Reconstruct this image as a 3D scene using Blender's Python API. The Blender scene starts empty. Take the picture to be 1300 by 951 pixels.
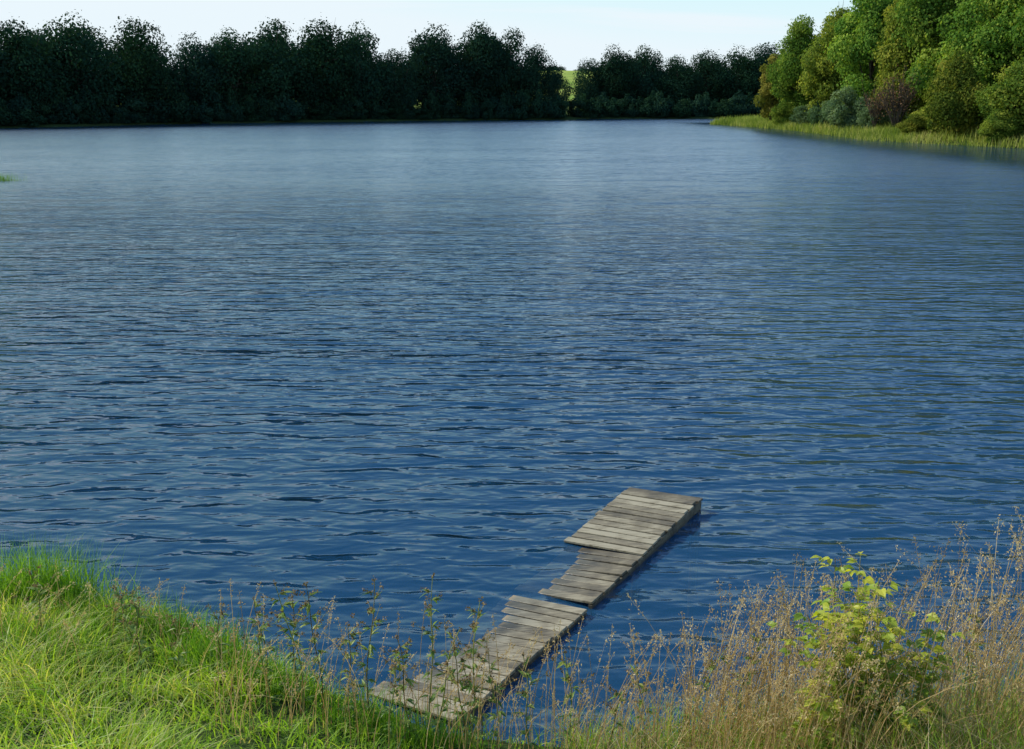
import bpy, math, numpy as np
from mathutils import Vector, Matrix
rng = np.random.default_rng(7)
scene = bpy.context.scene
scene.view_settings.view_transform='Standard'
scene.view_settings.look='None'
scene.view_settings.exposure=0

# ---------------------------------------------------------------- helpers
class B:
    """quad mesh builder"""
    def __init__(s): s.v=[];s.q=[];s.t=[];s.m=[];s.n=0
    def add(s,v,q,t,mat=0):
        v=np.asarray(v,float).reshape(-1,3); q=np.asarray(q,int).reshape(-1,4)
        t=np.broadcast_to(np.asarray(t,float),(len(v),)) if np.ndim(t)<=1 else t
        s.v.append(v); s.q.append(q+s.n); s.t.append(np.array(t)); s.m.append(np.full(len(q),mat)); s.n+=len(v)
    def mesh(s,name,mats,smooth=False):
        v=np.concatenate(s.v);q=np.concatenate(s.q);t=np.concatenate(s.t);m=np.concatenate(s.m)
        me=bpy.data.meshes.new(name)
        me.vertices.add(len(v)); me.vertices.foreach_set('co',v.ravel())
        me.loops.add(q.size); me.loops.foreach_set('vertex_index',q.ravel().astype(np.int32))
        me.polygons.add(len(q)); me.polygons.foreach_set('loop_start',np.arange(0,q.size,4,dtype=np.int32))
        me.polygons.foreach_set('loop_total',np.full(len(q),4,dtype=np.int32))
        me.polygons.foreach_set('material_index',m.astype(np.int32))
        me.polygons.foreach_set('use_smooth',np.full(len(q),smooth))
        for a in mats: me.materials.append(a)
        ca=me.color_attributes.new('tint','FLOAT_COLOR','POINT')
        c=np.ones((len(v),4));c[:,0]=t;c[:,1]=t;c[:,2]=t
        ca.data.foreach_set('color',c.ravel())
        me.update(calc_edges=True); me.validate()
        return me
def obj(name,me,parent=None,loc=(0,0,0)):
    o=bpy.data.objects.new(name,me); scene.collection.objects.link(o); o.location=loc
    if parent: o.parent=parent
    return o
def norm(a): return a/(np.linalg.norm(a,axis=-1,keepdims=True)+1e-9)

def blades(b,base,h,w,ld,lean,tint,segs=4,mat=0,tip=0.12):
    n=len(base); S=np.linspace(0,1,segs+1)
    d=np.stack([np.cos(ld),np.sin(ld),0*ld],1)
    a=rng.uniform(0,2*np.pi,n); side=np.stack([np.cos(a),np.sin(a),0*a],1)
    V=[]
    for s in S:
        p=base+d*(lean*h*s*s)[:,None]; p[:,2]+=h*s*(1-0.45*np.minimum(lean,1.6)*s)
        ww=w*(1-(1-tip)*s**1.6)
        V+= [p-side*ww[:,None]/2,p+side*ww[:,None]/2]
    V=np.stack(V,1)
    k=2*(segs+1); q=[]
    for i in range(segs): q.append([2*i,2*i+1,2*i+3,2*i+2])
    q=(np.arange(n)[:,None,None]*k+np.array(q)[None])
    T=np.repeat(tint,k)
    b.add(V.reshape(-1,3),q,T,mat)
    return d

def leaves(b,pos,nrm,size,tint,mat=0,aspect=1.0):
    """rhombus leaf clumps"""
    n=len(pos); nrm=norm(nrm); r=norm(rng.normal(size=(n,3))); u=norm(np.cross(nrm,r)); w=np.cross(nrm,u)
    s=size[:,None] if np.ndim(size) else size
    V=np.stack([pos-u*s*.5,pos-w*s*.5*aspect+nrm*s*.06,pos+u*s*.5,pos+w*s*.5*aspect+nrm*s*.06],1)
    q=np.arange(n*4).reshape(n,4); b.add(V.reshape(-1,3),q,np.repeat(tint,4),mat)

def oleaves(b,pos,dirn,nrm,L,W,tint,mat=0,droop=.25,fold=.25):
    """ovate leaves with a folded midrib"""
    n=len(pos); dirn=norm(dirn); sd=norm(np.cross(dirn,nrm)); up=norm(np.cross(sd,dirn))
    S=[0,.12,.35,.6,.82,1.0]; HW=[.03,.3,.5,.42,.2,.015]
    V=[]
    for s,hw in zip(S,HW):
        c=pos+dirn*(L*s)[:,None]-up*(droop*L*s*s)[:,None]
        e=sd*(W*hw)[:,None]; f=up*(W*hw*fold)[:,None]
        V+=[c-e+f,c,c+e+f]
    V=np.stack(V,1); q=[]
    for i in range(5):
        q.append([3*i,3*i+1,3*i+4,3*i+3]); q.append([3*i+1,3*i+2,3*i+5,3*i+4])
    q=np.arange(n)[:,None,None]*18+np.array(q)[None]
    b.add(V.reshape(-1,3),q,np.repeat(tint,18),mat)

def tube(b,pts,rad,sides=6,tint=.5,mat=0):
    pts=np.asarray(pts,float); k=len(pts); V=[]
    for i in range(k):
        d=pts[min(i+1,k-1)]-pts[max(i-1,0)]; d=d/(np.linalg.norm(d)+1e-9)
        a=np.array([1,0,0]) if abs(d[0])<.7 else np.array([0,1,0])
        u=np.cross(d,a);u/=np.linalg.norm(u);w=np.cross(d,u)
        for j in range(sides):
            t=2*math.pi*j/sides; V.append(pts[i]+rad[i]*(u*math.cos(t)+w*math.sin(t)))
    q=[]
    for i in range(k-1):
        for j in range(sides):
            q.append([i*sides+j,i*sides+(j+1)%sides,(i+1)*sides+(j+1)%sides,(i+1)*sides+j])
    b.add(V,q,tint,mat)

def box(b,c,x,y,z,tint,mat=0):
    c,x,y,z=[np.asarray(a,float) for a in (c,x,y,z)]
    V=[c+sx*x+sy*y+sz*z for sz in(-1,1) for sy in(-1,1) for sx in(-1,1)]
    q=[[0,2,3,1],[4,5,7,6],[0,1,5,4],[2,6,7,3],[0,4,6,2],[1,3,7,5]]
    b.add(V,q,tint,mat)

# ---------------------------------------------------------------- materials
def newmat(name):
    m=bpy.data.materials.new(name); m.use_nodes=True; nt=m.node_tree; nt.nodes.clear()
    out=nt.nodes.new('ShaderNodeOutputMaterial'); return m,nt,out
def N(nt,t,**k):
    n=nt.nodes.new(t)
    for a,v in k.items(): setattr(n,a,v)
    return n
def ramp(nt,fac,stops):
    r=nt.nodes.new('ShaderNodeValToRGB'); el=r.color_ramp.elements
    while len(el)<len(stops): el.new(.5)
    for e,(p,c) in zip(el,stops): e.position=p; e.color=(*c,1)
    nt.links.new(fac,r.inputs[0]); return r.outputs[0]
def mrange(nt,src,a,b_,c,d,smooth=False):
    n=N(nt,'ShaderNodeMapRange')
    if smooth: n.interpolation_type='SMOOTHSTEP'
    for k,v in zip(('From Min','From Max','To Min','To Max'),(a,b_,c,d)): n.inputs[k].default_value=v
    nt.links.new(src,n.inputs[0]); return n.outputs[0]
def mth(nt,op,a,b_):
    n=N(nt,'ShaderNodeMath',operation=op)
    for i,v in enumerate((a,b_)):
        if isinstance(v,(int,float)): n.inputs[i].default_value=v
        else: nt.links.new(v,n.inputs[i])
    return n.outputs[0]

def leafmat(name,stops,trans=.35,objvar=True,tr_gain=(1.2,1.3,.6),gloss=True,vr=(.75,1.3)):
    m,nt,out=newmat(name); L=nt.links
    at=N(nt,'ShaderNodeAttribute',attribute_name='tint')
    fac=at.outputs['Fac']
    col=ramp(nt,fac,stops)
    if objvar:
        oi=N(nt,'ShaderNodeObjectInfo')
        hs=N(nt,'ShaderNodeHueSaturation')
        mh=N(nt,'ShaderNodeMapRange'); mh.inputs['To Min'].default_value=.465; mh.inputs['To Max'].default_value=.515
        mv=N(nt,'ShaderNodeMapRange'); mv.inputs['To Min'].default_value=vr[0]; mv.inputs['To Max'].default_value=vr[1]
        mm=N(nt,'ShaderNodeMath',operation='FRACT'); m2=N(nt,'ShaderNodeMath',operation='MULTIPLY'); m2.inputs[1].default_value=7.3
        L.new(oi.outputs['Random'],mh.inputs[0]); L.new(oi.outputs['Random'],m2.inputs[0]); L.new(m2.outputs[0],mm.inputs[0]); L.new(mm.outputs[0],mv.inputs[0])
        L.new(mh.outputs[0],hs.inputs['Hue']); L.new(mv.outputs[0],hs.inputs['Value']); L.new(col,hs.inputs['Color']); col=hs.outputs[0]
    if gloss:
        p=N(nt,'ShaderNodeBsdfPrincipled'); p.inputs['Roughness'].default_value=.45
        p.inputs['Specular IOR Level'].default_value=.35
        L.new(col,p.inputs['Base Color'])
    else:
        p=N(nt,'ShaderNodeBsdfDiffuse'); L.new(col,p.inputs['Color'])
    t=N(nt,'ShaderNodeBsdfTranslucent')
    mx=N(nt,'ShaderNodeMix',data_type='RGBA',blend_type='MULTIPLY'); mx.inputs['Factor'].default_value=1
    L.new(col,mx.inputs['A']); mx.inputs['B'].default_value=(*tr_gain,1); L.new(mx.outputs['Result'],t.inputs['Color'])
    ms=N(nt,'ShaderNodeMixShader'); ms.inputs[0].default_value=trans
    L.new(p.outputs[0],ms.inputs[1]); L.new(t.outputs[0],ms.inputs[2]); L.new(ms.outputs[0],out.inputs[0])
    return m
def barkmat(name,c1,c2):
    m,nt,out=newmat(name);L=nt.links
    tc=N(nt,'ShaderNodeTexCoord');no=N(nt,'ShaderNodeTexNoise');no.inputs['Scale'].default_value=6;no.inputs['Detail'].default_value=6
    mp=N(nt,'ShaderNodeMapping');mp.inputs['Scale'].default_value=(1,1,.2);L.new(tc.outputs['Object'],mp.inputs[0]);L.new(mp.outputs[0],no.inputs[0])
    p=N(nt,'ShaderNodeBsdfDiffuse')
    L.new(ramp(nt,no.outputs[0],[(.3,c1),(.7,c2)]),p.inputs['Color']);L.new(p.outputs[0],out.inputs[0]);return m

M_bark=barkmat('bark',(.03,.024,.018),(.11,.09,.07))
M_far=leafmat('far_foliage',[(0,(.010,.028,.022)),(.5,(.016,.043,.029)),(1,(.030,.066,.034))],.2,gloss=False,vr=(.85,1.15))  # bluish cast of distant haze is put into this leaf colour
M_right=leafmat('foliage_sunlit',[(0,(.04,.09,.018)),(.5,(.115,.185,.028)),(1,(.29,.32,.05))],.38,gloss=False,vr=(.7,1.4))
M_willow=leafmat('foliage_willow',[(0,(.05,.10,.05)),(.5,(.10,.16,.07)),(1,(.17,.23,.11))],.35,gloss=False)
M_autumn=leafmat('foliage_autumn',[(0,(.10,.12,.02)),(.5,(.19,.18,.035)),(1,(.30,.25,.06))],.35,objvar=False,gloss=False)
M_red=leafmat('foliage_red',[(0,(.12,.07,.04)),(.5,(.20,.11,.06)),(1,(.27,.17,.09))],.3,objvar=False,gloss=False)
M_grass=leafmat('grass_green',[(0,(.05,.14,.015)),(.35,(.17,.33,.025)),(.75,(.36,.52,.045)),(.9,(.50,.50,.12)),(1,(.60,.52,.25))],.5,objvar=False,tr_gain=(1.3,1.3,.5))
M_dry=leafmat('dry_grass_straw',[(0,(.26,.18,.06)),(.5,(.50,.36,.15)),(1,(.68,.55,.30))],.4,objvar=False,tr_gain=(1.1,1,.8))
M_rasp=leafmat('raspberry_leaf',[(0,(.06,.13,.02)),(.5,(.22,.33,.035)),(1,(.50,.50,.06))],.5,objvar=False,tr_gain=(1.5,1.4,.4))
M_weed=leafmat('weed_leaf',[(0,(.07,.13,.03)),(.5,(.18,.28,.05)),(1,(.34,.38,.09))],.45,objvar=False)
M_seed=leafmat('seed_heads',[(0,(.10,.07,.03)),(.5,(.24,.16,.07)),(1,(.42,.30,.14))],.3,objvar=False,tr_gain=(1,1,1),gloss=False)
M_stem=leafmat('stems',[(0,(.14,.08,.04)),(.5,(.24,.20,.07)),(1,(.32,.34,.09))],.15,objvar=False,tr_gain=(1,1,1),gloss=False)
M_shore=leafmat('shore_grass_mat',[(0,(.08,.14,.025)),(.5,(.22,.27,.05)),(1,(.44,.40,.15))],.4,objvar=False,gloss=False)

# ---------------------------------------------------------------- terrain
lake=np.array([(-150,0),(-40,8.2),(-15,9.0),(-8,9.4),(-6,9.3),(-4.6,9.05),(-3.6,8.75),(-2.5,8.15),(-1.7,7.65),(-.9,7.2),(0,6.8),(1.2,6.8),(2.4,6.95),(4.5,7.2),(8,8.0),(14,9),(40,12),(80,22),(92,60),(72,95),
 (54.6,107),(49.4,118.6),(46,130),(47,150),(48,177),(46.5,195),(43,217),(50,232),(70,262),(90,285),(50,285),(20,284),(17,272),(10,271),(-20,258),(-47,242),(-77,218),(-95,186),(-112,160),(-150,120)],float)
def sdist(x,y):
    """positive = land"""
    P=np.stack([x,y],-1); best=np.full(x.shape,1e9); ins=np.zeros(x.shape,bool)
    for i in range(len(lake)):
        a=lake[i];c=lake[(i+1)%len(lake)];e=c-a;w=P-a
        t=np.clip((w@e)/(e@e),0,1); d=np.linalg.norm(w-t[...,None]*e,axis=-1); best=np.minimum(best,d)
        cond=((a[1]>y)!=(c[1]>y))&(x<(c[0]-a[0])*(y-a[1])/(c[1]-a[1]+1e-12)+a[0]); ins^=cond
    return np.where(ins,-best,best)
def wob(x,y):
    return (np.sin(x*1.7+y*.6)+np.sin(x*.7-y*1.9+1)+np.sin(x*3.1+y*2.7+2)*.5+np.sin(-x*4.7+y*3.9)*.35)/2.8
def height(x,y):
    x=np.asarray(x,float);y=np.asarray(y,float)
    far=np.clip((y-20)/20,0,1)
    d=sdist(x,y)+wob(x*(1-.85*far),y*(1-.85*far))*(.14+far*.9)
    near=np.where(d>0,np.minimum(.08*np.clip(d/.15,0,1)+.34*d,3.35+.01*d),np.maximum(.5*d,-3))
    fr=np.where(d>0,.25*np.clip(d/.8,0,1)+np.minimum(.07*d,1.6),np.maximum(.3*d,-3))
    z=near*(1-far)+fr*far
    hill=24*np.exp(-(((x-40)/190)**2+((y-760)/200)**2))+10*np.exp(-(((x+300)/200)**2+((y-700)/200)**2))
    z=z+np.where(d>0,hill+wob(x*2,y*2)*.04*(1-far),0)
    return z
def axis(parts):
    out=[]
    for a,b_,s in parts: out.append(np.arange(a,b_,s))
    return np.concatenate(out)
xs=axis([(-2500,-400,150),(-400,-160,20),(-160,-12,1.8),(-12,9,.11),(9,110,1.6),(110,400,20),(400,2501,150)])
ys=axis([(-300,-20,20),(-20,3,.8),(3,11,.11),(11,40,1.0),(40,100,2.5),(100,300,1.5),(300,900,15),(900,3001,150)])
X,Y=np.meshgrid(xs,ys); Z=height(X,Y)
nx,ny=len(xs),len(ys); idx=np.arange(nx*ny).reshape(ny,nx)
q=np.stack([idx[:-1,:-1],idx[:-1,1:],idx[1:,1:],idx[1:,:-1]],-1).reshape(-1,4)
m,nt,out=newmat('ground');L=nt.links
g=N(nt,'ShaderNodeNewGeometry');n1=N(nt,'ShaderNodeTexNoise');n1.inputs['Scale'].default_value=.05;n1.inputs['Detail'].default_value=8
n2=N(nt,'ShaderNodeTexNoise');n2.inputs['Scale'].default_value=5;n2.inputs['Detail'].default_value=8
L.new(g.outputs['Position'],n1.inputs[0]);L.new(g.outputs['Position'],n2.inputs[0])
c_field=ramp(nt,n1.outputs[0],[(.35,(.16,.24,.05)),(.65,(.32,.36,.09))])
c_soil=ramp(nt,n2.outputs[0],[(.3,(.02,.025,.012)),(.5,(.04,.06,.02)),(.7,(.07,.10,.03))])
sp=N(nt,'ShaderNodeSeparateXYZ');L.new(g.outputs['Position'],sp.inputs[0])
mx=N(nt,'ShaderNodeMix',data_type='RGBA');L.new(mrange(nt,sp.outputs[1],330,480,0,1),mx.inputs['Factor']);L.new(c_soil,mx.inputs['A']);L.new(c_field,mx.inputs['B'])
mx2=N(nt,'ShaderNodeMix',data_type='RGBA');L.new(mrange(nt,sp.outputs[2],-.25,.02,0,1),mx2.inputs['Factor']);mx2.inputs['A'].default_value=(.008,.018,.025,1);L.new(mx.outputs['Result'],mx2.inputs['B'])
p=N(nt,'ShaderNodeBsdfDiffuse');L.new(mx2.outputs['Result'],p.inputs['Color'])
bp=N(nt,'ShaderNodeBump');bp.inputs['Distance'].default_value=.05;L.new(n2.outputs[0],bp.inputs['Height']);L.new(bp.outputs[0],p.inputs['Normal'])
L.new(p.outputs[0],out.inputs[0])
b=B();b.add(np.stack([X,Y,Z],-1).reshape(-1,3),q,.5)
obj('ground',b.mesh('ground',[m],True))

# ---------------------------------------------------------------- water
m,nt,out=newmat('lake_water');L=nt.links
g=N(nt,'ShaderNodeNewGeometry')
def wn(sx,sy,rot,det,rough,amp,dist=0):
    mp=N(nt,'ShaderNodeMapping');mp.vector_type='POINT';mp.inputs['Rotation'].default_value=(0,0,math.radians(rot));mp.inputs['Scale'].default_value=(sx,sy,1)
    no=N(nt,'ShaderNodeTexNoise',noise_dimensions='2D');no.inputs['Scale'].default_value=1;no.inputs['Detail'].default_value=det;no.inputs['Roughness'].default_value=rough;no.inputs['Distortion'].default_value=dist
    L.new(g.outputs['Position'],mp.inputs[0]);L.new(mp.outputs[0],no.inputs[0])
    return mth(nt,'MULTIPLY',no.outputs[0],amp)
def wv(period,rot,amp,dist,ds):
    mp=N(nt,'ShaderNodeMapping');mp.vector_type='POINT';mp.inputs['Rotation'].default_value=(0,0,math.radians(rot));mp.inputs['Scale'].default_value=(.45,1,1)
    w_=N(nt,'ShaderNodeTexWave',wave_type='BANDS',bands_direction='Y',wave_profile='SIN')
    w_.inputs['Scale'].default_value=.314/period;w_.inputs['Distortion'].default_value=dist;w_.inputs['Detail'].default_value=1;w_.inputs['Detail Scale'].default_value=ds
    L.new(g.outputs['Position'],mp.inputs[0]);L.new(mp.outputs[0],w_.inputs[0])
    return mth(nt,'MULTIPLY',w_.outputs['Fac'],amp)
sp=N(nt,'ShaderNodeSeparateXYZ');L.new(g.outputs['Position'],sp.inputs[0])
PX,PY=sp.outputs[0],sp.outputs[1]
big=mth(nt,'MULTIPLY',wn(.16,.5,6,1,.5,.26,.2),mrange(nt,PY,8,50,.2,1))
h=mth(nt,'ADD',mth(nt,'ADD',mth(nt,'ADD',wn(.55,1.6,-8,1,.5,.068,.4),wn(1.9,4.7,9,1,.5,.036,.5)),wn(4.6,10,-16,1,.5,.008)),big)
h=mth(nt,'ADD',h,mth(nt,'ADD',wv(.52,-7,.015,5,1.6),wv(.33,11,.008,5,2.2)))
gpn=N(nt,'ShaderNodeTexNoise');mp=N(nt,'ShaderNodeMapping');mp.inputs['Scale'].default_value=(.03,.09,1);L.new(g.outputs['Position'],mp.inputs[0]);L.new(mp.outputs[0],gpn.inputs[0]);gpn.inputs['Scale'].default_value=1;gpn.inputs['Detail'].default_value=3
hm=mth(nt,'MULTIPLY',h,mrange(nt,gpn.outputs[0],.3,.7,.75,1.25))
# open water is wind-roughened; lee of the banks is smoother
r0=mrange(nt,PY,7,80,.06,.25,True)
vv=mth(nt,'SUBTRACT',PY,mth(nt,'MULTIPLY',PX,.75))
shl=mrange(nt,vv,225,260,1,.3,True)
shr=mth(nt,'MAXIMUM',mrange(nt,PX,34,47,1,.25,True),mrange(nt,PY,225,240,0,1))
lee=mth(nt,'MINIMUM',shl,shr)
ro=mth(nt,'MULTIPLY',r0,lee)
hm=mth(nt,'MULTIPLY',hm,lee)
bp=N(nt,'ShaderNodeBump');bp.inputs['Distance'].default_value=1.0;bp.inputs['Strength'].default_value=1;L.new(hm,bp.inputs['Height'])
fr=N(nt,'ShaderNodeFresnel');fr.inputs['IOR'].default_value=1.37;L.new(bp.outputs[0],fr.inputs['Normal'])
fm=mth(nt,'MINIMUM',fr.outputs[0],.84)
gl=N(nt,'ShaderNodeBsdfGlossy');L.new(ro,gl.inputs['Roughness']);L.new(bp.outputs[0],gl.inputs['Normal'])
tr=N(nt,'ShaderNodeBsdfTransparent');tr.inputs['Color'].default_value=(.60,.70,.74,1)
df=N(nt,'ShaderNodeBsdfDiffuse');df.inputs['Color'].default_value=(.036,.18,.38,1)
m1=N(nt,'ShaderNodeMixShader');m1.inputs[0].default_value=.23;L.new(tr.outputs[0],m1.inputs[1]);L.new(df.outputs[0],m1.inputs[2])
m2=N(nt,'ShaderNodeMixShader');L.new(fm,m2.inputs[0]);L.new(m1.outputs[0],m2.inputs[1]);L.new(gl.outputs[0],m2.inputs[2]);L.new(m2.outputs[0],out.inputs[0])
b=B();b.add([(-170,-10,0),(130,-10,0),(130,310,0),(-170,310,0)],[[0,1,2,3]],.5)
obj('lake_water',b.mesh('lake_water',[m]))

# ---------------------------------------------------------------- trees
def tree_mesh(name,seed,h,w,nleaf,ls,mats,base=.12,lobes=34,trunk=True,lr=(.13,.24)):
    r=np.random.default_rng(seed); b=B()
    zc=h*(base+(1-base)*.5); rz=h*(1-base)*.5; rx=w/2
    C=[];R=[]
    for i in range(lobes):
        for _ in range(60):
            p=r.uniform(-1,1,3)
            l=np.linalg.norm(p)
            if l<1 and l>.35: break
        sc=1-.22*max(0,p[2])-.05*max(0,-p[2])
        c=np.array([p[0]*rx*.84*sc,p[1]*rx*.84*sc,zc+p[2]*rz*.86])
        C.append(c);R.append(r.uniform(*lr)*w*(1-.2*abs(p[2])))
    C.append([0,0,zc+rz*.75]);R.append(.18*w)
    C=np.array(C);R=np.array(R);wt=R**2/np.sum(R**2)
    li=r.choice(len(C),nleaf,p=wt)
    d=norm(r.normal(size=(nleaf,3)));
    f=np.sin(d[:,0]*7+li)*np.sin(d[:,1]*8+li*2)*np.sin(d[:,2]*7+li*3)
    rad=R[li]*(r.uniform(.5,1.0,nleaf)**.5*(1+.25*f)+ (r.random(nleaf)<.14)*r.uniform(0,.35,nleaf))
    pos=C[li]+d*rad[:,None]*np.array([1,1,.78])
    ok=pos[:,2]>.15; pos=pos[ok];d=d[ok];li=li[ok]
    nn=d+r.normal(size=d.shape)*.55+np.array([0,0,.25])
    lt=r.uniform(.05,.95,len(C))
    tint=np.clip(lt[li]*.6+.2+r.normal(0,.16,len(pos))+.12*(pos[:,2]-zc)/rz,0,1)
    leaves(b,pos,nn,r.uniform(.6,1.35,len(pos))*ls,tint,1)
    if trunk:
        tr=h*.017+.04
        top=np.array([r.normal(0,.3),r.normal(0,.3),h*.8])
        pts=[np.array([0,0,-.5]),np.array([0,0,h*.12]),top*.4+[r.normal(0,.15),0,0],top*.7,top]
        tube(b,pts,[tr*1.35,tr,tr*.8,tr*.5,tr*.12],8,.5,0)
        for i in range(min(len(C),16)):
            z0=r.uniform(.15,.65)*h; st=np.array([top[0]*z0/h,top[1]*z0/h,z0]); 
            if C[i][2]<z0: st=st*[1,1,.6]
            mid=(st+C[i])/2+r.normal(0,.3,3); tube(b,[st,mid,C[i],C[i]+(C[i]-mid)*.5],[tr*.42,tr*.3,tr*.14,tr*.04],5,.5,0)
    return b.mesh(name,mats)
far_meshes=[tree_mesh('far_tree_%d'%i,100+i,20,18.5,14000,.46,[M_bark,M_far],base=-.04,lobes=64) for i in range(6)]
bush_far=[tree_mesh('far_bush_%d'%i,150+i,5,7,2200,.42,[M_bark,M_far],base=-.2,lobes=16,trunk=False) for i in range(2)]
def put(name,me,x,y,sx,sz,parent=None,rot=None):
    z=float(height(np.array([x]),np.array([y]))[0])
    o=obj(name,me,parent,(x,y,z-.1)); o.rotation_euler=(0,0,rng.uniform(0,6.28) if rot is None else rot); o.scale=(sx,sx,sz); return o
line=obj('distant_tree_line',None)
front=[(-118,172,21,1),(-105,193,20,1),(-97,201,19.5,.9),(-90,211,22,1),(-81,221,21.5,.95),(-73,233,18.5,.8),(-65,238,20,.9),(-57,244,23,1),(-47,251,23.5,1.05),(-38,256,23.5,.95),(-29.5,260,17,.75),(-20,268,23,1),(-9.6,273,24,1.05),(0,278,23,.9),(7,281,19,.65),(12.5,281,12.5,.48),
 (23,300,15.5,.6),(30,300,19,.8),(39,302,19,.85),(49,301,16.5,.85),(58,302,18,.85),(67,303,19.5,.9),(76,304,20,.9),(86,302,20,1),(96,300,20,1),(106,297,20,1)]
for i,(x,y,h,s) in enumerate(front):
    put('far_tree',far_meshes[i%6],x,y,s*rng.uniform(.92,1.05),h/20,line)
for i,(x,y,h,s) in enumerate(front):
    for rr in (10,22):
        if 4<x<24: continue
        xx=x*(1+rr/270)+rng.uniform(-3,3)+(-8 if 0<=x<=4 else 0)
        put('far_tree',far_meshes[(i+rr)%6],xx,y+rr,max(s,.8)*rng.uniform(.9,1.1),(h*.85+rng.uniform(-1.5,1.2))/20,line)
for (a,c) in zip([(-112,160),(-95,186),(-77,218),(-47,242),(-20,258),(18,284),(50,285)],[(-95,186),(-77,218),(-47,242),(-20,258),(15,272.5),(50,285),(95,287)]):
    a=np.array(a,float);c=np.array(c,float);Ld=np.linalg.norm(c-a);n=int(Ld/1.7)
    nrm=np.array([-(c-a)[1],(c-a)[0]])/Ld
    for i in range(n):
        p=a+(c-a)*(i+rng.random())/n+nrm*rng.uniform(.8,5)
        put('far_bush',bush_far[i%2],p[0],p[1],rng.uniform(.6,1.0),rng.uniform(.6,1.5),line)
hillt=obj('hill_tree_row',None)
for i in range(60):
    x=rng.uniform(-120,200)
    put('hill_tree',far_meshes[i%6],x,rng.uniform(805,850),rng.uniform(.6,.95),rng.uniform(.3,.5),hillt)

near_meshes=[tree_mesh('broadleaf_%d'%i,200+i,20,14,34000,.34,[M_bark,M_right],base=.03,lobes=80,lr=(.10,.20)) for i in range(4)]
for i,(x,y,h,s) in enumerate([(52.5,186,20,.8),(54.5,171,20,.85),(55,156,22.5,.95),(57,147,20,.8),(59,140,24,1),(62,133,21,.9),(67,126,24,1.05),(73,121,23,1),(80,118,22,1),(62,192,20,1),(65,175,22,1),(66,158,22,1),(70,145,23,1),(76,136,23,1),(84,132,22,1)]):
    put('deciduous_tree',near_meshes[i%4],x,y,s,h/20)
aut=tree_mesh('autumn_tree',300,14,7.5,9000,.33,[M_bark,M_autumn],base=.0,lobes=30)
put('autumn_tree',aut,50.5,197,.85,1)
wil=[tree_mesh('willow_%d'%i,310+i,6.5,7.5,12000,.26,[M_bark,M_willow],base=-.05,lobes=30) for i in range(2)]
for i,(x,y,s,z) in enumerate([(49.6,150,.85,1),(52.3,146,.6,.6),(51.3,164,.7,.7),(51,174,.7,.6)]):
    put('willow_bush',wil[i%2],x,y,s,z)
hz=[tree_mesh('hazel_%d'%i,330+i,10,9,20000,.28,[M_bark,M_right],base=-.03,lobes=44) for i in range(2)]
for i,(x,y,s,z) in enumerate([(53.3,121,.85,1.05),(57.0,113.5,.9,.9),(60.5,107.5,.9,.85),(66,106,.9,.8),(55.5,133,.6,.45),(50,184,.6,.45),(52,158,.6,.5),(58,131,.8,.6),(50.6,127,.45,.3),(62,116,.9,1.1),(54.0,112,.5,.4)]):
    put('hazel_bush',hz[i%2],x,y,s,z)
b=B();r=np.random.default_rng(5);tips=[]
for i in range(34):
    a=r.uniform(0,6.28);o=r.uniform(.6,3.0);H=r.uniform(4.5,8)
    p=[np.array([0,0,0]),np.array([math.cos(a)*o*.3,math.sin(a)*o*.3,H*.4]),np.array([math.cos(a)*o*.7,math.sin(a)*o*.7,H*.75]),np.array([math.cos(a)*o,math.sin(a)*o,H])]
    tube(b,p,[.08,.06,.04,.015],5,.5,0);tips+=[p[2],p[3],(p[2]+p[3])/2]
    for j in range(9):
        s=p[1]+(p[3]-p[1])*r.random();e=s+r.normal(0,.6,3)+[0,0,.9];tube(b,[s,e],[.03,.01],4,.5,0);tips.append(e)
tips=np.array(tips);ii=r.integers(0,len(tips),600);pos=tips[ii]+r.normal(0,.28,(600,3))
leaves(b,pos,r.normal(size=(600,3)),r.uniform(.15,.28,600),r.random(600),1)
put('red_shrub',b.mesh('red_shrub',[M_bark,M_red]),53.0,139,1,1)
put('red_shrub',bpy.data.meshes['red_shrub'],52.0,144.5,.8,.8)

b=B();n=60000
x=rng.uniform(40,66,n);y=rng.uniform(104,224,n);d=sdist(x,y);ok=(d>-.4)&(d<9);x=x[ok];y=y[ok];d=d[ok]
z=height(x,y);ok=z>-.25;x=x[ok];y=y[ok];z=z[ok];d=d[ok];n=len(x)
blades(b,np.stack([x,y,z-.05],1),rng.uniform(.5,1.4,n)*(1+.45*np.sin(x*.8+y*.5)*np.sin(y*.23)),rng.uniform(.05,.13,n),rng.uniform(0,6.28,n),rng.uniform(.1,.5,n),np.clip(rng.normal(.5,.2,n)+.25*np.sin(y*.35)*np.sin(x*.6),0,1),3)
obj('shore_grass',b.mesh('shore_grass',[M_shore]))
b=B();n=500
base=np.stack([rng.normal(-33.2,.7,n),rng.normal(63.6,.35,n),np.full(n,-.2)],1)
blades(b,base,rng.uniform(.4,.95,n),rng.uniform(.012,.03,n),rng.uniform(0,6.28,n),rng.uniform(.05,.4,n),rng.uniform(0,.3,n),3)
obj('reed_clump',b.mesh('reed_clump',[M_grass]))

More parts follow.
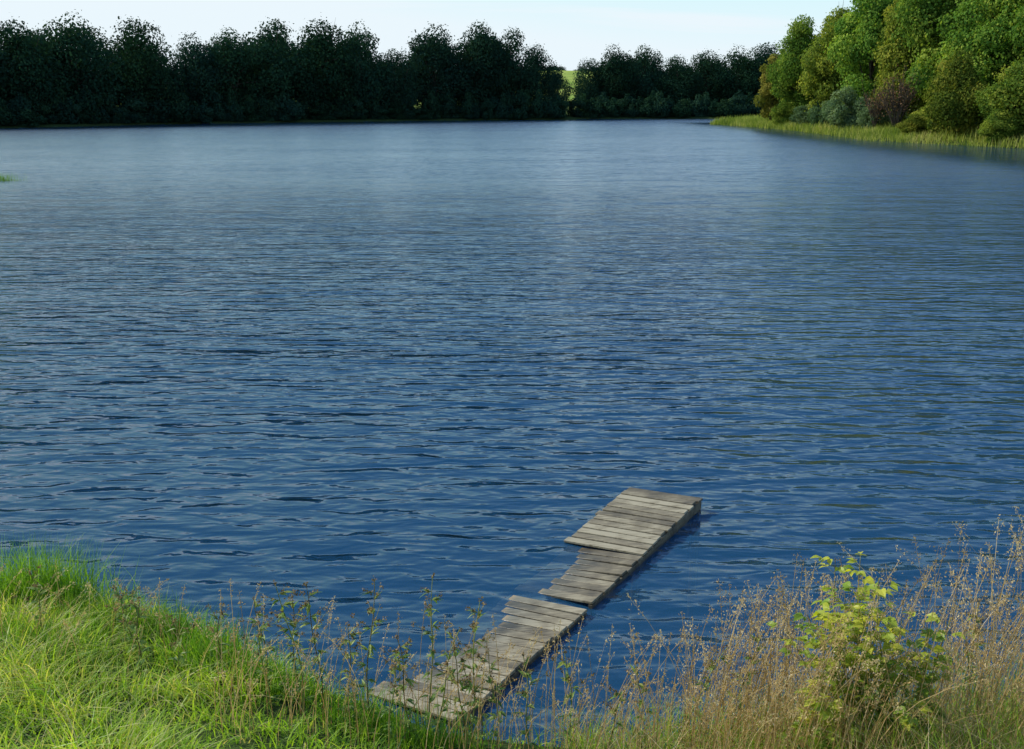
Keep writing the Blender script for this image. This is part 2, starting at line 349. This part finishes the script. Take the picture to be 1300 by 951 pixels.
# ---------------------------------------------------------------- near bank grass
def bankpts(n,x0,x1,y0,y1,dmin=.02,dmax=99):
    x=rng.uniform(x0,x1,n);y=rng.uniform(y0,y1,n);d=sdist(x,y)+wob(x,y)*.14;ok=(d>dmin)&(d<dmax)
    x=x[ok];y=y[ok];return x,y,height(x,y),d[ok]
b=B()
x,y,z,d=bankpts(100000,-7.5,5.5,4.8,10.2,-.02)
left=np.clip((-x-.6)/2.2,0,1)
clump=.5+.5*np.sin(x*3.3+np.sin(y*4.1)*1.6)*np.sin(y*3.7+x*1.3+1)
keep=rng.random(len(x))<(.35+.65*left)*(.35+.65*clump); x,y,z,d,left,clump=[a[keep] for a in (x,y,z,d,left,clump)]
n=len(x)
h=(.14+.20*left)*(.4+1.1*clump)*rng.uniform(.5,1.3,n)*np.where(d<.3,.8,1)
t=np.clip(.27+.34*left+.22*clump+rng.normal(0,.16,n)+(rng.random(n)<.10)*.35,0,1)
blades(b,np.stack([x,y,z-.02],1),h,rng.uniform(.006,.014,n),rng.normal(-.6,1.5,n)+np.sin(x*4+y*3)*1.4,rng.uniform(.2,1.4,n),t,4)
for (cx,cy,s,hh,nn) in [(-4.45,8.5,.28,.80,1500),(-5.6,8.3,.35,.55,900),(-3.6,8.1,.25,.5,700),(-2.5,7.5,.2,.5,450),(-6.4,8.7,.3,.5,700),(-3.1,8.2,.2,.4,450),(-4.0,7.2,.3,.45,600),(-1.9,7.2,.2,.4,400),(-1.15,6.75,.2,.4,350),(-.6,6.5,.2,.35,300)]:
    x=rng.normal(cx,s,nn);y=rng.normal(cy,s*.7,nn);z=height(x,y)
    blades(b,np.stack([x,y,z-.02],1),hh*rng.uniform(.45,1.1,nn),rng.uniform(.006,.011,nn),rng.uniform(0,6.28,nn),rng.uniform(.05,.6,nn),np.clip(rng.normal(.22,.14,nn),0,1),4)
n=7500;x=rng.uniform(.4,5.2,n);y=rng.uniform(4.9,7.0,n);z=height(x,y)
blades(b,np.stack([x,y,z-.02],1),rng.uniform(.25,.95,n)*np.clip(.5+.2*(x-.9),.5,1),rng.uniform(.004,.010,n),rng.uniform(0,6.28,n),rng.uniform(.1,1.2,n),np.clip(rng.normal(.6,.22,n),0,1),5)
obj('grass',b.mesh('grass',[M_grass]))

def panicles(b,x,y,H,lean,ld,tint,hl=.16,mat=1,dens=34,sp=.012):
    z=height(x,y);n=len(x);base=np.stack([x,y,z-.02],1)
    d=np.stack([np.cos(ld),np.sin(ld),0*ld],1)
    for _ in range(2): blades(b,base.copy(),H,np.full(n,.0058),ld,lean,tint,6,0,tip=.5)
    k=dens
    s=1-rng.random((n,k))*(hl/H)[:,None]
    px=base[:,None,:]+d[:,None,:]*(lean*H)[:,None,None]*(s*s)[...,None]
    px[...,2]+=H[:,None]*s*(1-.45*np.minimum(lean,1.6)[:,None]*s)
    rel=(1-s)/(hl/H)[:,None]
    spread=sp*(.3+1.6*np.sin(np.pi*np.clip(rel,0,1)**.8))
    px+=rng.normal(size=px.shape)*spread[...,None]
    P=px.reshape(-1,3)
    nn=rng.normal(size=P.shape);nn[:,2]*=.4
    leaves(b,P,nn,rng.uniform(.010,.026,len(P)),np.clip(np.repeat(tint,k)+rng.normal(0,.15,len(P)),0,1),mat,.4)
b=B()
n=850
x=np.concatenate([rng.uniform(1.2,4.6,480),rng.normal(1.9,.35,190),rng.normal(3.6,.5,180)]);y=rng.uniform(5.5,6.95,n)
H=rng.uniform(.7,1.85,n)*np.clip(.78+.12*(x-1.3),.7,1.1)
panicles(b,x,y,H,rng.uniform(.05,.5,n),rng.normal(.2,1.4,n),rng.uniform(.1,1,n),dens=32,hl=.18,sp=.013)
n=220
x=rng.uniform(-2.2,1.3,n);y=rng.uniform(6.0,6.9,n)
panicles(b,x,y,rng.uniform(.5,1.2,n),rng.uniform(.05,.5,n),rng.normal(.2,1.4,n),rng.uniform(.3,1,n),sp=.008,dens=22)
n=90
x=rng.uniform(-6,-2,n);y=rng.uniform(6.8,8.2,n)
panicles(b,x,y,rng.uniform(.4,.8,n),rng.uniform(.05,.5,n),rng.normal(.2,1.4,n),rng.uniform(.3,1,n),sp=.008,dens=22)
n=4200;x=rng.uniform(.4,5.2,n);y=rng.uniform(5.0,7.0,n);z=height(x,y)
blades(b,np.stack([x,y,z-.02],1),rng.uniform(.3,1.1,n)*np.clip(.55+.2*(x-.9),.5,1),rng.uniform(.003,.008,n),rng.uniform(0,6.28,n),rng.uniform(.1,1.2,n),rng.uniform(.1,1,n),5)
obj('dry_grass',b.mesh('dry_grass',[M_dry,M_dry]))

def weed(x,y,H,seed,nm='wild_weed'):
    r=np.random.default_rng(seed);b=B();lx,ly=r.normal(0,.10,2)*H
    P=[np.array([lx*s*s+.012*math.sin(s*9+seed),ly*s*s+.01*math.cos(s*8+seed),H*s]) for s in np.linspace(0,1,9)]
    tube(b,P,list(np.linspace(.0065,.0028,9)),5,r.uniform(.3,1),0)
    ends=[P[-1]]
    ns=int(H*15)
    pos=[];dr=[]
    for i in range(ns):
        s=.12+.84*i/ns;j=s*8;i0=int(j);p=P[i0]+(P[min(i0+1,8)]-P[i0])*(j-i0)
        a=i*2.4+r.normal(0,.3);dd=np.array([math.cos(a),math.sin(a),r.uniform(.1,.7)])
        if s>.6:
            e=p+dd*[1,1,1.6]*.16*(1.15-s)*2;tube(b,[p,e],[.0022,.0015],4,.6,0);ends.append(e);ends.append((p+e)/2)
        for kk in range(4):
            pos.append(p+dd*.01);dr.append(dd+r.normal(0,.35,3))
    pos=np.array(pos);dr=np.array(dr);n=len(pos)
    oleaves(b,pos,dr,np.tile([0,0,1.],(n,1))+r.normal(0,.2,(n,3)),r.uniform(.045,.105,n),r.uniform(.012,.028,n),r.uniform(.1,1,n),1,.4)
    E=np.array(ends);ii=r.integers(0,len(E),len(E)*11);pp=E[ii]+r.normal(0,.011,(len(ii),3))
    leaves(b,pp,r.normal(size=pp.shape),r.uniform(.010,.020,len(ii)),r.uniform(0,1,len(ii)),2)
    z=float(height(np.array([x]),np.array([y]))[0]);return obj(nm,b.mesh(nm,[M_stem,M_weed,M_seed]),None,(x,y,z-.02))
W=[(-1.62,6.8,1.28),(-1.50,6.9,1.15),(-1.72,7.0,1.0),(-1.12,6.75,1.25),(-1.25,6.7,.95),(-.62,6.6,1.25),(-.55,6.5,1.05),(-.30,6.55,1.25),(-.36,6.45,1.0),(-.78,6.5,.95),(.12,6.5,.85),(.45,6.5,.9),(-2.0,7.2,.85),(-2.4,7.2,.75),(-3.2,7.5,.75),(-3.35,7.7,.6),(-3.9,7.4,.8),(-4.6,7.6,.7),(1.0,6.6,.8),(-.1,6.4,.9),(-1.9,6.8,.8),(4.05,6.3,1.45),(1.65,6.5,1.0),(-.9,6.4,.8),(-.2,6.35,.75),(.7,6.3,.7),(-3.0,7.1,.7),(-4.2,7.0,.6),(-2.6,6.9,.7),(3.3,6.4,1.2),(1.3,6.5,.95)]
for i,(x,y,H) in enumerate(W): weed(x,y,H,400+i)

def rasp(x,y,H,seed,nst=9,spread=.4):
    r=np.random.default_rng(seed);b=B();pos=[];dr=[];tt=[];sz=[]
    for k in range(nst):
        a=r.uniform(0,6.28);o=r.uniform(.1,1)*spread;h=H*r.uniform(.6,1.0);c=[r.normal(0,.12),r.normal(0,.1)]
        P=[np.array([c[0]+math.cos(a)*o*s**1.6,c[1]+math.sin(a)*o*s**1.6,h*s*(1-.10*s)]) for s in np.linspace(0,1,8)]
        tube(b,P,list(np.linspace(.006,.0025,8)),5,r.uniform(.2,.8),0)
        for i in range(int(h*17)):
            s=r.uniform(.28,1);j=s*7;i0=min(int(j),6);p=P[i0]+(P[i0+1]-P[i0])*(j-i0)
            a2=r.uniform(0,6.28);dd=np.array([math.cos(a2),math.sin(a2),r.uniform(.2,.9)]);ln=r.uniform(.05,.12);e=p+dd*ln
            tube(b,[p,e],[.0018,.0012],4,.7,0)
            t0=np.clip(.3+.5*s+r.normal(0,.2),0,1)
            for q_,sc in((0,1.0),(.9,.8),(-.9,.8)):
                ca,sa=math.cos(q_),math.sin(q_);d2=np.array([dd[0]*ca-dd[1]*sa,dd[0]*sa+dd[1]*ca,dd[2]*.4-.15])
                pos.append(e if q_==0 else e-dd*.012);dr.append(d2);tt.append(t0);sz.append(sc*r.uniform(.05,.09))
    pos=np.array(pos);dr=np.array(dr);n=len(pos);sz=np.array(sz)
    oleaves(b,pos,dr,np.tile([0,0,1.],(n,1))+r.normal(0,.35,(n,3)),sz,sz*.68,np.array(tt),1,.3,.3)
    z=float(height(np.array([x]),np.array([y]))[0]);return obj('raspberry_bush',b.mesh('raspberry_bush',[M_stem,M_rasp]),None,(x,y,z-.02))
rasp(2.42,6.05,1.8,1,13,.38)
rasp(2.8,6.0,1.35,2,8,.4)
rasp(2.1,5.9,.9,3,6,.3)

# ---------------------------------------------------------------- jetty
m,nt,out=newmat('weathered_wood');L=nt.links
at=N(nt,'ShaderNodeAttribute',attribute_name='tint')
g=N(nt,'ShaderNodeNewGeometry')
mp=N(nt,'ShaderNodeMapping');mp.inputs['Rotation'].default_value=(0,0,math.radians(30));mp.inputs['Scale'].default_value=(3,60,20);L.new(g.outputs['Position'],mp.inputs[0])
n1=N(nt,'ShaderNodeTexNoise');n1.inputs['Scale'].default_value=1;n1.inputs['Detail'].default_value=6;n1.inputs['Roughness'].default_value=.65;L.new(mp.outputs[0],n1.inputs[0])
n2=N(nt,'ShaderNodeTexNoise');n2.inputs['Scale'].default_value=5;n2.inputs['Detail'].default_value=5;L.new(g.outputs['Position'],n2.inputs[0])
ad=mth(nt,'ADD',n1.outputs[0],mth(nt,'SUBTRACT',mth(nt,'MULTIPLY',at.outputs['Fac'],.42),.21))
a3=mth(nt,'ADD',mth(nt,'MULTIPLY',n2.outputs[0],.7),ad)
col=ramp(nt,a3,[(.5,(.045,.036,.024)),(.74,(.135,.108,.066)),(.94,(.23,.19,.12)),(1.0,(.30,.255,.17))])
sp=N(nt,'ShaderNodeSeparateXYZ');L.new(g.outputs['Position'],sp.inputs[0])
# wet band around and below the water line
wet=mrange(nt,sp.outputs[2],.01,.045,.6,1)
mx=N(nt,'ShaderNodeMix',data_type='RGBA',blend_type='MULTIPLY');mx.inputs['Factor'].default_value=1;L.new(col,mx.inputs['A']);L.new(wet,mx.inputs['B'])
# boards under water: brightness and brown put into the colour to show through
mu=N(nt,'ShaderNodeMix',data_type='RGBA');L.new(mrange(nt,sp.outputs[2],-.01,.005,1,0),mu.inputs['Factor']);L.new(mx.outputs['Result'],mu.inputs['A'])
mb=N(nt,'ShaderNodeMix',data_type='RGBA',blend_type='MULTIPLY');mb.inputs['Factor'].default_value=1;L.new(col,mb.inputs['A']);mb.inputs['B'].default_value=(1.9,1.3,.7,1);L.new(mb.outputs['Result'],mu.inputs['B'])
p=N(nt,'ShaderNodeBsdfPrincipled');L.new(mrange(nt,sp.outputs[2],0,.05,.35,.75),p.inputs['Roughness']);L.new(mu.outputs['Result'],p.inputs['Base Color'])
bp=N(nt,'ShaderNodeBump');bp.inputs['Distance'].default_value=.004;L.new(n1.outputs[0],bp.inputs['Height']);L.new(bp.outputs[0],p.inputs['Normal']);L.new(p.outputs[0],out.inputs[0])
M_wood=m
jetty=obj('wooden_jetty',None)
def section(name,A0,B0,A1,B1,n,zl,zr,seed,cut=None):
    r=np.random.default_rng(seed);b=B();A0,B0,A1,B1=[np.array(a,float) for a in (A0,B0,A1,B1)]
    Ll=np.linalg.norm(B1-B0); w=Ll/n
    for i in range(n):
        s=(i+.5)/n; pl=A0+(A1-A0)*s; pr=B0+(B1-B0)*s; wu=(pr-pl)/np.linalg.norm(pr-pl)
        D=(B1-B0)/Ll; tw=r.normal(0,.008)
        pl=pl+wu*(r.normal(0,.014)+(cut(s) if cut else 0))+D*tw; pr=pr+wu*r.normal(0,.012)-D*tw
        PL=np.array([*pl,zl(s)+r.normal(0,.004)]);PR=np.array([*pr,zr(s)+r.normal(0,.004)])
        x=(PR-PL)/2;dv=np.array([*D,0.]);yv=dv*w*.5*r.uniform(.82,.92);zv=np.cross(x/np.linalg.norm(x),dv);zv=zv/np.linalg.norm(zv)*.014
        box(b,(PL+PR)/2,x,yv,zv,r.uniform(0,1))
    o=obj(name,b.mesh(name,[M_wood]),jetty)
    bv=o.modifiers.new('bevel','BEVEL');bv.width=.004;bv.segments=1
    b=B()
    for f in (.06,.975):
        K=10
        for i in range(K):
            pp=[]
            for s in(i/K,(i+1)/K):
                q0=(A0+(A1-A0)*s)*(1-f)+(B0+(B1-B0)*s)*f; z=zl(s)*(1-f)+zr(s)*f; pp.append(np.array([*q0,z-.018-.062]))
            x=(pp[1]-pp[0])/2*.999;box(b,(pp[0]+pp[1])/2,x,np.array([*(wu*.02),0]),np.array([0,0,.06]),.1)
    obj(name+'_stringers',b.mesh(name+'_stringers',[M_wood]),jetty)
sm=lambda a,b_,s:(lambda t:t*t*(3-2*t))(min(max((s-a)/(b_-a),0),1))
section('outer_deck',(1.565,12.02),(2.38,11.52),(.04,9.50),(.81,9.03),22,
  lambda s:.085-.055*sm(0,.6,s)-.075*sm(.56,.62,s)-.005*sm(.6,1,s),lambda s:.15-.09*sm(0,.9,s),11,cut=lambda s:(-.05 if s<.58 else 0))
section('inner_deck',(-.02,9.36),(.75,8.92),(-1.28,7.57),(-.46,7.05),17,
  lambda s:-.02-.03*sm(.05,.35,s)+.045*sm(.7,1,s),lambda s:.048+.035*s,12)
b=B()
for (x,y,z0) in [(2.30,11.48,.10),(1.62,11.88,.04),(.76,9.12,.0),(.08,9.45,-.1)]:
    tube(b,[(x,y,-2.2),(x,y,-.5),(x,y,z0-.03)],[.05,.05,.048],10,.1)
obj('posts',b.mesh('posts',[M_wood]),jetty)

# ---------------------------------------------------------------- light
az,el=math.radians(-70),math.radians(37)
S=Vector((math.sin(az)*math.cos(el),math.cos(az)*math.cos(el),math.sin(el)))
sun=bpy.data.lights.new('sun','SUN');sun.energy=5.0;sun.angle=math.radians(.5);sun.color=(1,.96,.87)
so=bpy.data.objects.new('sun',sun);scene.collection.objects.link(so);so.rotation_euler=S.to_track_quat('Z','Y').to_euler();so.location=(-50,50,60)
w=bpy.data.worlds.new('World');scene.world=w;w.use_nodes=True;nt=w.node_tree;nt.nodes.clear();L=nt.links
out=N(nt,'ShaderNodeOutputWorld');bg=N(nt,'ShaderNodeBackground');bg.inputs['Strength'].default_value=.15
sky=N(nt,'ShaderNodeTexSky');sky.sky_type='NISHITA';sky.sun_disc=False;sky.sun_elevation=el;sky.sun_rotation=az;sky.altitude=50;sky.air_density=1.0;sky.dust_density=.7;sky.ozone_density=2.0
gain=N(nt,'ShaderNodeMix',data_type='RGBA',blend_type='MULTIPLY');gain.inputs['Factor'].default_value=1;L.new(sky.outputs[0],gain.inputs['A']);gain.inputs['B'].default_value=(1.15,1.6,1.9,1)
tc=N(nt,'ShaderNodeTexCoord');sp=N(nt,'ShaderNodeSeparateXYZ');L.new(tc.outputs['Generated'],sp.inputs[0])
mz=mth(nt,'ADD',sp.outputs[2],.06)
vd=N(nt,'ShaderNodeVectorMath',operation='DIVIDE');cb=N(nt,'ShaderNodeCombineXYZ');
for i in range(3): L.new(mz,cb.inputs[i])
L.new(tc.outputs['Generated'],vd.inputs[0]);L.new(cb.outputs[0],vd.inputs[1])
mp=N(nt,'ShaderNodeMapping');mp.inputs['Scale'].default_value=(.28,.55,0);mp.inputs['Rotation'].default_value=(0,0,.3);L.new(vd.outputs[0],mp.inputs[0])
cn=N(nt,'ShaderNodeTexNoise');cn.inputs['Scale'].default_value=1.0;cn.inputs['Detail'].default_value=8;cn.inputs['Roughness'].default_value=.6;cn.inputs['Distortion'].default_value=.8;L.new(mp.outputs[0],cn.inputs[0])
mm=mth(nt,'MULTIPLY',mrange(nt,cn.outputs[0],.42,.64,0,1),mrange(nt,sp.outputs[2],.6,.12,.05,.9))
ma=mth(nt,'MAXIMUM',mm,mrange(nt,sp.outputs[2],.75,.08,0,.38))
mx=N(nt,'ShaderNodeMix',data_type='RGBA');L.new(ma,mx.inputs['Factor']);L.new(gain.outputs['Result'],mx.inputs['A']);mx.inputs['B'].default_value=(5.6,6.3,6.7,1)
# keep the glow near the horizon below paper white
mn=N(nt,'ShaderNodeVectorMath',operation='MINIMUM');L.new(mx.outputs['Result'],mn.inputs[0]);mn.inputs[1].default_value=(5.5,6.2,6.6)
L.new(mn.outputs[0],bg.inputs['Color']);L.new(bg.outputs[0],out.inputs[0])

# ---------------------------------------------------------------- camera
cam=bpy.data.cameras.new('camera');co=bpy.data.objects.new('camera',cam);scene.collection.objects.link(co)
co.location=(0,0,5);co.rotation_euler=(math.radians(90-13.6),0,0)
cam.sensor_width=36;cam.lens=34.6;cam.shift_y=-.035;cam.clip_end=6000;cam.clip_start=.05
scene.camera=co
print('objects',len(bpy.data.objects))
